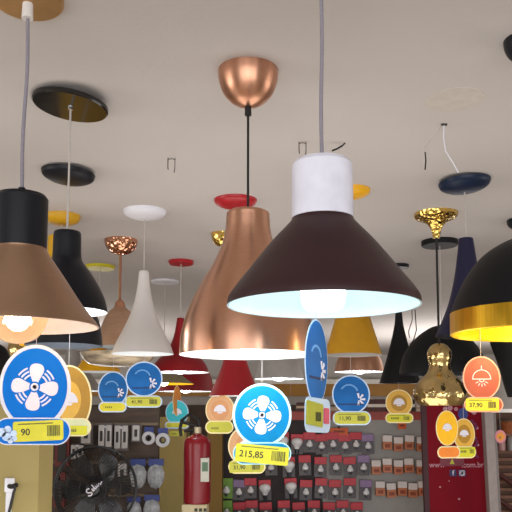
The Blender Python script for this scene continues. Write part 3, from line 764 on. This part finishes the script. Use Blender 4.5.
for j in range(6):
    bm = bmesh.new(); n, mm = 9, 6; gv = []
    for i in range(n):
        rr = R * (.16 + .70 * i / (n - 1)); row = []
        wdt = .35 + .30 * math.sin(PI * min(1, i / (n - 1) * .85 + .12))
        for q in range(mm):
            t = j * PI / 3 + .12 * i / n + wdt * (q / (mm - 1) - .5) * 1.25
            row.append(bm.verts.new((rr * math.cos(t), .028 + .026 * (q / (mm - 1) - .5), rr * math.sin(t))))
        gv.append(row)
    for i in range(n - 1):
        for q in range(mm - 1): bm.faces.new((gv[i][q], gv[i + 1][q], gv[i + 1][q + 1], gv[i][q + 1]))
    new_obj('blade', bm, mat('fan_blade_smoke', (.014, .014, .016), .25), fan)
bm = bmesh.new(); lathe(bm, smooth_prof([(.001, .062), (R * .14, .060), (R * .19, .05), (R * .2, .04)], 4), 40); bmesh.ops.rotate(bm, matrix=Matrix.Rotation(PI / 2, 3, 'X'), verts=bm.verts)
hub = new_obj('hub_badge', bm, M_FAN, fan)
# white script mark, set slanting across the hub
pts = [(-.1, -.075), (-.05, -.095), (-.02, -.06), (-.075, -.01), (-.06, .035), (-.02, .03)]
bm = bmesh.new(); s_ = R
def scr(pp): tube(bm, [(x * s_, -.064, z * s_) for x, z in [rot_poly([p], .75)[0] for p in pp]], .0035, 6)
scr(smooth_prof([(x + 1, z) for x, z in [(-.17, -.05), (-.11, -.09), (-.06, -.05), (-.14, .02), (-.10, .08), (-.04, .06)]], 5) and [(x - 1, z) for x, z in smooth_prof([(x + 1, z) for x, z in [(-.17, -.05), (-.11, -.09), (-.06, -.05), (-.14, .02), (-.10, .08), (-.04, .06)]], 5)])
scr([(-.01, -.05), (.03, -.05), (.035, 0), (0, .01), (-.01, -.05)]); scr([(.06, .09), (.06, -.05), (.09, -.05)])
scr([(.12, 0), (.10, -.04), (.15, -.05), (.16, .01), (.17, -.05), (.21, 0), (.22, -.05), (.29, -.02)])
new_obj('white_script_mark', bm, ICON, hub)
bm = bmesh.new(); lathe(bm, smooth_prof([(.001, -.2), (R * .2, -.19), (R * .27, -.14), (R * .27, -.09), (R * .2, -.088)], 4), 32); bmesh.ops.rotate(bm, matrix=Matrix.Rotation(PI / 2, 3, 'X'), verts=bm.verts)
new_obj('motor_housing', bm, M_FAN, fan)
new_obj('pole', TB([(0, .14, -.02), (0, .14, -c.z + .02)], .013, 14), M_FAN, fan)
bm = bmesh.new(); lathe(bm, [(0, -c.z + .03), (.05, -c.z + .028), (.17, -c.z + .012), (.18, -c.z), (0, -c.z)], 40, (0, .14))
new_obj('base', bm, M_FAN, fan)

# ------------------------------------------------------------ fire extinguisher
EY = 3.9; k = K(470, EY); c = P(197, 503, EY)
ex = thing('fire_extinguisher', c, 'red fire extinguisher with white label between the beige partitions', 'fire extinguisher')
R = 13.5 * k
M_EX = mat('extinguisher_red', '#780a18', .3)
new_obj('cylinder', LB([(0, 0), (R * .96, 0), (R, .01)] + smooth_prof([(R, 57 * k), (R * .96, 61 * k), (R * .75, 65 * k), (R * .35, 67.5 * k), (R * .3, 70 * k)], 4) + [(0, 70 * k)], 48), M_EX, ex)
v = new_obj('valve', LB([(0, 69 * k), (R * .33, 69 * k), (R * .33, 75 * k), (R * .2, 76 * k), (0, 76 * k)], 20), mat('valve_brass', (.35, .3, .2), .35, 1), ex)
new_obj('handle', TB([(R * .1, 0, 75 * k), (-R * .5, 0, 78 * k), (-R * 1.1, 0, 80 * k)], .009), CORDB, v)
new_obj('handle', TB([(R * .1, 0, 72 * k), (-R * .6, 0, 72 * k), (-R * 1.0, 0, 71 * k)], .008), CORDB, v)
new_obj('hose', TB([(R * .2, 0, 73 * k), (0, -.02, 84 * k), (-R * .6, -.03, 88 * k), (-R * 1.15, -.02, 82 * k), (-R * 1.3, 0, 74 * k), (-R * 1.22, 0, 66 * k)], .009, 12), CORDB, ex)
new_obj('label_plate', PB([(x_, z_) for x_, z_ in ((R * .32, 22 * k), (R * .92, 22 * k), (R * .92, 45 * k), (R * .32, 45 * k))], -R * .97, -R * .3), mat('white_sticker', '#b8b8ac', .5), ex, False)
new_obj('green_print', PB([(R * .42, 32 * k), (R * .85, 32 * k), (R * .85, 41 * k), (R * .42, 41 * k)], -R * .985, -R * .5), mat('green_print', '#4e6a52', .5), ex, False)
a = P(183, 503, EY); b = P(208, 503, EY)
pd = thing('extinguisher_stand', (c.x, EY, 0), 'cream stand with dark print under the fire extinguisher', 'stand')
new_obj('stand_body', BB((a.x - c.x, -R, 0), (b.x - c.x, R, c.z), .004), mat('cream_stand', '#b8aa88', .6), pd, False)
bm = bmesh.new()
for i, w_ in enumerate((.1, .16, .12)):
    bx0 = -R * .1 + i * R * .33; box(bm, (bx0, -R - .002, c.z - .035), (bx0 + R * .22, -R, c.z - .018))
new_obj('dark_print', bm, INK, pd, False)

# ----------------------------------------------------------- pegboard and packs
GY = 5.3
a = P(220, 460, GY); b = P(427, 460, GY); z = P(CX, 420, GY).z
peg = thing('pegboard_gondola', (0, GY, 0), 'grey pegboard gondola of lamp bulb packs in the middle background', 'display stand')
m = mat('pegboard_grey', '#96938f', .6, 0, .06, 10)
nt = m.node_tree; bsdf = nt.nodes['Principled BSDF']
new_obj('board', BB((a.x, 0, 0), (b.x, .06, z)), m, peg, False)
xd = P(322, 460, GY)
new_obj('dark_board', BB((a.x, -.008, 0), (xd.x, 0, z)), mat('dark_board', '#2e2527', .7, 0, .2, 9), peg, False)
new_obj('header_rail', BB((a.x, -.008, z), (b.x, .06, z + .06)), mat('red_rail', '#a04438', .5, 0, .2, 14), peg, False)
sh_ = thing('low_shelf', (a.x, GY - .01, 0), 'pale low shelf edge in front of the pegboard at bottom', 'shelf')
zt_ = P(CX, 509.5, GY).z
new_obj('shelf_board', BB((0, -.34, zt_ - .04), (P(335, 500, GY).x - a.x, -.29, zt_)), mat('pale_shelf', '#a7adb3', .5), sh_, False)
new_obj('shelf_front', BB((0, -.335, 0), (P(335, 500, GY).x - a.x, -.30, zt_ - .04)), mat('shelf_front', '#8e9298', .5), sh_, False)
M_HOOK = mat('hook_wire', '#8a8a8a', .3, 1)
M_PRED = mat('pack_red', '#bd2a38', .45, 0, .1, 40)
M_PPUR = mat('pack_violet', '#8a6f98', .45, 0, .1, 40)
M_PGRN = mat('pack_green', '#6f9a2c', .45, 0, .1, 40)
M_PORA = mat('pack_orange', '#b8704a', .45, 0, .1, 40)
M_PDRK = mat('pack_back', '#5a5558', .5, 0, .2, 40)
M_GLB = mat('bulb_glass', '#e4e5e8', .12, 0, .1, 40)
M_BASE = mat('bulb_base', '#55585e', .3, .8)
def bulb_prof(r): return smooth_prof([(r * .35, -r * 1.0), (r * .55, -r * .55), (r, .2 * r), (r * .8, .85 * r), (.0005, 1.1 * r)], 4)
kP = K(470, GY)
protos = {}
def make_pack(kind):
    root = thing('bulb_pack', (0, 0, 0), '', 'bulb pack')
    if kind == 'orange':
        w, h = 9 * kP, 14 * kP
        new_obj('carton', BB((-w / 2, -.02, -h / 2), (w / 2, .02, h * .05), .002), M_PORA, root, False)
        new_obj('white_header', BB((-w / 2, -.018, h * .05), (w / 2, .016, h / 2), .002), mat('header_white', '#d8cfca', .5), root, False)
        new_obj('print', BB((-w * .3, -.0215, -h * .35), (w * .3, -.019, -h * .1)), mat('print_rust', '#8c3f22', .5), root, False)
        return root
    w, h = 12.2 * kP, 20 * kP
    hm = {'red': M_PRED, 'round': M_PRED, 'violet': M_PPUR, 'green': M_PGRN}[kind]
    new_obj('backing_card', BB((-w / 2, .014, -h / 2), (w / 2, .018, h / 2)), M_PDRK if kind != 'green' else M_PGRN, root, False)
    new_obj('header_card', BB((-w / 2, .004, h * .14), (w / 2, .014, h / 2), .002), hm, root, False)
    r = (3.3 if kind in ('red', 'violet') else 5.6 if kind == 'round' else 3.6) * kP
    bm = bmesh.new(); pr = bulb_prof(r); lathe(bm, [(0, pr[0][1])] + pr + [(0, pr[-1][1])], 20)
    if kind != 'round': bmesh.ops.rotate(bm, matrix=Matrix.Rotation(PI, 3, 'X'), verts=bm.verts)
    bmesh.ops.translate(bm, vec=(0, -.012, -h * .06 if kind != 'round' else h * .02), verts=bm.verts)
    bl = new_obj('bulb', bm, M_GLB, root)
    zz = -h * .06 - r if kind != 'round' else h * .02 - r
    bm = bmesh.new(); lathe(bm, [(0, zz - r * .9), (r * .3, zz - r * .8), (r * .45, zz + r * .1), (0, zz + r * .1)] if kind == 'round' else [(0, zz + r * .1 + 0), (r * .42, zz + .2 * r), (r * .3, zz - r * .8), (0, zz - r * .9)], 14)
    bmesh.ops.translate(bm, vec=(0, -.012, 0), verts=bm.verts)
    new_obj('screw_base', bm, M_BASE, bl)
    return root
def copy_tree(o, parent=None):
    c_ = o.copy(); COL.objects.link(c_); c_.parent = parent
    for ch in list(o.children): copy_tree(ch, c_)
    return c_
rows = [
 ('top row', 443, [(283, 'round'), (297, 'round'), (309.5, 'red'), (321.5, 'red'), (333, 'red'), (345, 'red'), (356, 'red'), (368, 'violet'), (387, 'orange'), (398, 'orange'), (409, 'orange'), (421, 'orange')]),
 ('second row', 466, [(271, 'red'), (289, 'round'), (305, 'red'), (320.5, 'red'), (336, 'red'), (350, 'red'), (363.5, 'violet'), (376, 'orange'), (387, 'orange'), (398, 'orange'), (408.5, 'orange'), (420.5, 'orange')]),
 ('third row', 489, [(226.5, 'green'), (239, 'violet'), (250.5, 'red'), (265, 'round'), (291, 'round'), (306, 'red'), (321, 'red'), (335, 'red'), (350, 'red'), (366, 'violet'), (380, 'orange'), (391, 'orange'), (402, 'orange'), (412.5, 'orange'), (422.5, 'orange')]),
 ('bottom row', 511.5, [(226.5, 'green'), (239.5, 'red'), (252, 'red'), (266, 'red'), (284, 'red'), (299, 'red'), (314, 'red'), (329, 'red'), (343, 'red'), (357, 'red')]),
]
NUM = ['first', 'second', 'third', 'fourth', 'fifth', 'sixth', 'seventh', 'eighth', 'ninth', 'tenth', 'eleventh', 'twelfth', 'thirteenth', 'fourteenth', 'fifteenth']
KL = {'red': 'red-topped bulb blister pack', 'round': 'red-topped pack with large round bulb', 'violet': 'violet-topped bulb blister pack', 'green': 'green bulb blister pack', 'orange': 'small orange and white bulb carton'}
for rn, py, items in rows:
    for i, (px, kind) in enumerate(items):
        if kind not in protos: o = protos[kind] = make_pack(kind)
        else: o = copy_tree(protos[kind])
        Yp = GY - .034 - (.0 if i % 2 else .006)
        o.location = P(px, py + (1.2 if i % 2 else -.6), Yp); o.rotation_euler = (0, random.uniform(-.06, .06), random.uniform(-.05, .05))
        o['label'] = f'{KL[kind]}, {NUM[i]} from left in the {rn} of the pegboard'
        o['group'] = 'bulb packs on the pegboard'
# orange shelf price cards
for x, y, lab in ((339, 431.5, 'orange price card on the pegboard rail at middle'), (402, 425.5, 'small orange price card on the pegboard rail at right')):
    Yc = GY - .03
    c = P(x, y, Yc); k = K(y, Yc); w_ = 9 if x < 350 else 4
    s = thing('shelf_card', c, lab, 'price card')
    new_obj('card', BB((-w_ * k, -.002, -3.5 * k), (w_ * k, .002, 3.5 * k)), mat('orange_card', '#cf5a22', .5), s, False)
    new_obj('print', BB((-w_ * .6 * k, -.0026, -1 * k), (w_ * .6 * k, -.0018, 1 * k)), mat('dark_orange_print', '#7a3212', .5), s, False)
    new_obj('clip', BB((-1 * k, -.002, 3 * k), (1 * k, .012, 5 * k)), CORDB, s, False)
# cartons on top of the gondola
for i, (x0, x1, h_, c_, lab) in enumerate([(296, 308, 9, '#4a2622', 'dark brown carton on the gondola top at left end'), (309, 323, 8, '#7c3a30', 'reddish carton on the gondola top beside the dark one'),
      (330, 352, 5, '#9a8a7c', 'flat pale carton on the gondola top behind the 11,90 tag'), (366, 384, 12, '#4b2a26', 'tall dark red carton on the gondola top left of the gold tag'), (386, 401, 8, '#6d3a34', 'low red carton behind the gold lamp tag'), (404, 413, 12, '#2e2422', 'black carton on the gondola top right of the gold tag'),
      (414, 424, 7, '#c9bdb4', 'white carton on the gondola top at right end')]):
    a = P(x0, 416, GY); b = P(x1, 416, GY); k = K(416, GY); zz = z + .0605
    cb = thing('carton', ((a.x + b.x) / 2, GY - .02, zz), lab, 'box', 'cartons on the gondola top'); w_ = (b.x - a.x) / 2
    new_obj('box_body', BB((-w_, -.06, 0), (w_, .06, h_ * k), .003), mat('carton_%d' % i, c_, .6, 0, .15, 12), cb, False)
    new_obj('tape', BB((-w_ - .0006, -.062, h_ * k * .35), (w_ + .0006, -.0595, h_ * k * .6)), mat('carton_tape_%d' % (i % 2), ('#b59a78', '#d0c4b8')[i % 2], .4), cb, False)

# -------------------------------------------------------------- red panel, post
PY = 4.75; k = K(460, PY)
a = P(428, 512, PY); b = P(489, 512, PY); zt = P(CX, 405, PY).z
pc = (a.x + b.x) / 2
pan = thing('promotional_panel', (pc, PY, 0), 'tall dark red promotional panel with web address and social icons', 'panel', None, (0, -.012, 0))
# the panel leans a little: work in its own frame
lean = lambda z_: z_
hwid = (b.x - a.x) / 2
zs = zt
M_PANEL = mat('panel_red', '#7e0a1e', .6, 0, .08, 5, spec=.15)
shift = .012 * P(CX, 512, PY).z
bm = BB((-hwid + shift, 0, .0), (hwid + shift, .03, zs)); new_obj('board', bm, M_PANEL, pan, False)
new_obj('dark_edge', BB((-hwid + shift - .02, -.004, 0), (-hwid + shift + .012, .034, zs)), mat('panel_edge', '#3c0a14', .5), pan, False)
def loc(px, py):
    p = P(px, py, PY); x_, z_ = p.x - pc, p.z
    ca, sa = math.cos(.012), math.sin(.012)          # inverse of the lean
    return (x_ * ca + z_ * sa, z_ * ca - x_ * sa)
M_PALE = mat('panel_pale_print', '#c08a98', .5)
for s_, px in (('www', 437), ('.com.br', 472.5)):
    q = loc(px, 465); text_obj('web_address', s_, 7.6 * k, (q[0], -.002, q[1]), M_PALE, pan, 0, .95)
q = loc(453, 473); new_obj('social_icon', BB((q[0] - 3.6 * k, -.003, q[1] - 3.4 * k), (q[0] + 3.6 * k, 0, q[1] + 3.4 * k), .002), mat('icon_blue', '#34285e', .5), pan, False)
text_obj('icon_letter', 'f', 7 * k, (q[0], -.0036, q[1]), ICON, pan)
q = loc(462, 473); si = new_obj('social_icon', BB((q[0] - 3.6 * k, -.003, q[1] - 3.4 * k), (q[0] + 3.6 * k, 0, q[1] + 3.4 * k), .002), mat('icon_pale', '#4a3a70', .5), pan, False)
bm = bmesh.new(); prism(bm, arc_band(q[0], q[1], 1.2 * k, 1.8 * k, 0, 2 * PI, 20), -.0038, -.0028)
o_ = capsule(q[0], q[1], 5.4 * k, 5.4 * k, 5, 1.5 * k); i_ = capsule(q[0], q[1], 4.4 * k, 4.4 * k, 5, 1.2 * k)
for j in range(len(o_)):
    j2 = (j + 1) % len(o_); 
    if (Vector(o_[j]) - Vector(o_[j2])).length > 1e-6: prism(bm, [o_[j], o_[j2], i_[j2], i_[j]], -.0038, -.0028)
new_obj('camera_glyph', bm, ICON, pan, False)
for px, py, r_ in ((445, 409, 2.2), (450, 408, 2.6), (456, 409, 2), (474, 412, 2.6), (477, 428, 1.5), (475, 438, 1.3), (478, 445, 1.2), (440, 487, 1), (459, 499, 1.1), (449, 481, .6)):
    q = loc(px, py); new_obj('pale_dot_print', PB(ell(q[0], q[1], r_ * k, r_ * k, 16), -.002, -.0005), M_PALE, pan, False)
q = loc(463, 414); new_obj('blue_blob_print', PB(ell(q[0], q[1], 5 * k, 6 * k, 24), -.002, -.0005), mat('panel_blue', '#3c4c94', .5), pan, False)
bm = bmesh.new(); pts = [loc(px, py) for px, py in ((471, 420), (476, 426), (472, 434), (477, 442), (473, 450), (478, 458))]
tube(bm, [(x_, -.001, z_) for x_, z_ in smooth_prof([(x_ + 5, z_) for x_, z_ in pts], 5)], .008, 6)
bmesh.ops.translate(bm, vec=(-5, 0, 0), verts=bm.verts)
new_obj('violet_squiggle_print', bm, mat('panel_violet', '#7c2a5c', .5), pan, False)
q = loc(452, 461); st = new_obj('sticker', BB((q[0] - 12 * k, -.0026, q[1] - 5 * k), (q[0] + 12 * k, 0, q[1] + 5 * k)), mat('sticker_wine', '#7a1c34', .4), pan, False)
new_obj('yellow_emblem', PB([(q[0] - 2.5 * k, q[1] - 3 * k), (q[0] + 2.5 * k, q[1] - 3 * k), (q[0], q[1] + 2.5 * k)], -.0034, -.0024), LABELYG, st, False)
# post
QY = 4.6; a = P(489, 512, QY); b = P(500, 512, QY); zt = P(CX, 404, QY).z
post = thing('grey_post', ((a.x + b.x) / 2, QY, 0), 'pale grey leaning post at the right side of the red panel', 'post', None, (0, -.025, 0))
sh = .025 * P(CX, 512, QY).z; hw = (b.x - a.x) / 2
new_obj('post_body', BB((-hw + sh, -.02, 0), (hw + sh, .05, zt), .004), mat('post_grey', '#9d9290', .5), post, False)
new_obj('side_strip', BB((hw + sh - .012, -.023, 0), (hw + sh, -.019, zt)), mat('post_strip', '#7e7674', .5), post, False)
# slatted rack at right edge
SY = 5.15; a = P(497, 460, SY)
rk = thing('slatted_rack', (a.x, SY, 0), 'brown slatted wooden rack with dark slanted bars at right edge', 'rack')
M_SLAT = mat('slat_wood', '#7b5440', .6, 0, .2, 10)
new_obj('back_board', BB((0, .04, 0), (.9, .07, P(CX, 413, SY).z)), mat('rack_back', '#5d4336', .7, 0, .2, 8), rk, False)
for i in range(9):
    zz = P(CX, 452 + i * 7.5, SY).z
    new_obj('slat', BB((0, .0, zz - .012), (.9, .04, zz + .012), .003), M_SLAT, rk, False)
for dy in (0, 26):
    q0 = P(500, 474 + dy, SY - .05); q1 = P(530, 497 + dy, SY - .05)
    new_obj('slanted_bar', TB([(q0.x - a.x, -.03, q0.z), (q1.x - a.x, -.03, q1.z)], .016, 10), mat('bar_dark_red', '#4e1f1c', .4), rk)
for i, (px, cc, lab) in enumerate(((504, '#b98a86', 'pale pink jar on the slatted rack, left of two'), (513, '#8d8a86', 'grey jar on the slatted rack at frame edge'))):
    c = P(px, 449, SY - .06); k = K(449, SY)
    j = thing('jar', (c.x, SY - .02, P(CX, 452, SY).z + .012), lab, 'jar')
    new_obj('jar_body', LB([(0, 0), (3.2 * k, 0), (3.4 * k, .01), (3.4 * k, 12 * k), (2.6 * k, 14 * k), (0, 14 * k)], 24), mat('jar_%d' % i, cc, .25), j)
    new_obj('lid', LB([(0, 13.8 * k), (2.8 * k, 13.8 * k), (2.8 * k, 16 * k), (0, 16 * k)], 24), mat('jar_lid', '#6c3a30', .4), j)
    if i == 0:
        pass
# upper part of the rack: orange goods
c = P(507, 424, SY)
g_ = thing('orange_basket', (c.x, SY - .03, P(CX, 433, SY).z), 'orange woven basket at the top of the slatted rack', 'basket')
k = K(424, SY)
new_obj('basket_body', LB([(0, 0), (6 * k, 0), (8 * k, 12 * k), (7.4 * k, 12 * k), (5.5 * k, 1 * k), (0, 1 * k)], 32), mat('basket_weave', '#9a5228', .7, 0, .3, 60), g_)
new_obj('basket_rim', LB([(7.2 * k, 11.4 * k), (8.4 * k, 11.4 * k), (8.4 * k, 13 * k), (7.2 * k, 13 * k), (7.2 * k, 11.4 * k)], 32), mat('basket_rim', '#5e4632', .6), g_)
new_obj('shelf_support', BB((-10 * k, -.01, -.02), (14 * k, .065, 0)), M_SLAT, g_, False)

# --------------------------------------------------------------------- lighting
w = bpy.data.worlds.new('world'); scene.world = w; w.use_nodes = True
bg = w.node_tree.nodes['Background']; bg.inputs[0].default_value = (.95, .97, 1, 1); bg.inputs[1].default_value = .55
add_light('front_fill_light', 'AREA', (0, -3.2, 1.5), 170, (.97, .98, 1), (PI / 2, 0, 0), 6, 2.4)  # unseen fill added behind the camera, no storefront is built
add_light('left_fill_light', 'AREA', (-4.2, 1.0, 1.3), 50, (1, .98, .95), (PI / 2, 0, -PI / 2), 2.2, 1.6)  # added at left for bright streaks on the copper, no window there
add_light('right_fill_light', 'AREA', (4.2, 2.0, 1.3), 30, (1, .96, .92), (PI / 2, 0, PI / 2), 2.2, 1.6)  # unseen area light from the right, the wall has no window
for i, (x, y) in enumerate(((-2.2, 7.2), (2.2, 7.2), (0, 2.6))):
    add_light('upward_fill_light', 'AREA', (x, y, .9 if i == 2 else 1.5), 18 if i == 2 else 46, (1, .96, .92), (PI, 0, 0), 2.0, 1.2)  # upward fill added to brighten the ceiling, no fixtures stand here
scene.view_settings.view_transform = 'Standard'
scene.view_settings.look = 'None'
scene.view_settings.exposure = .06
scene.cycles.use_denoising = True
scene.cycles.max_bounces = 6
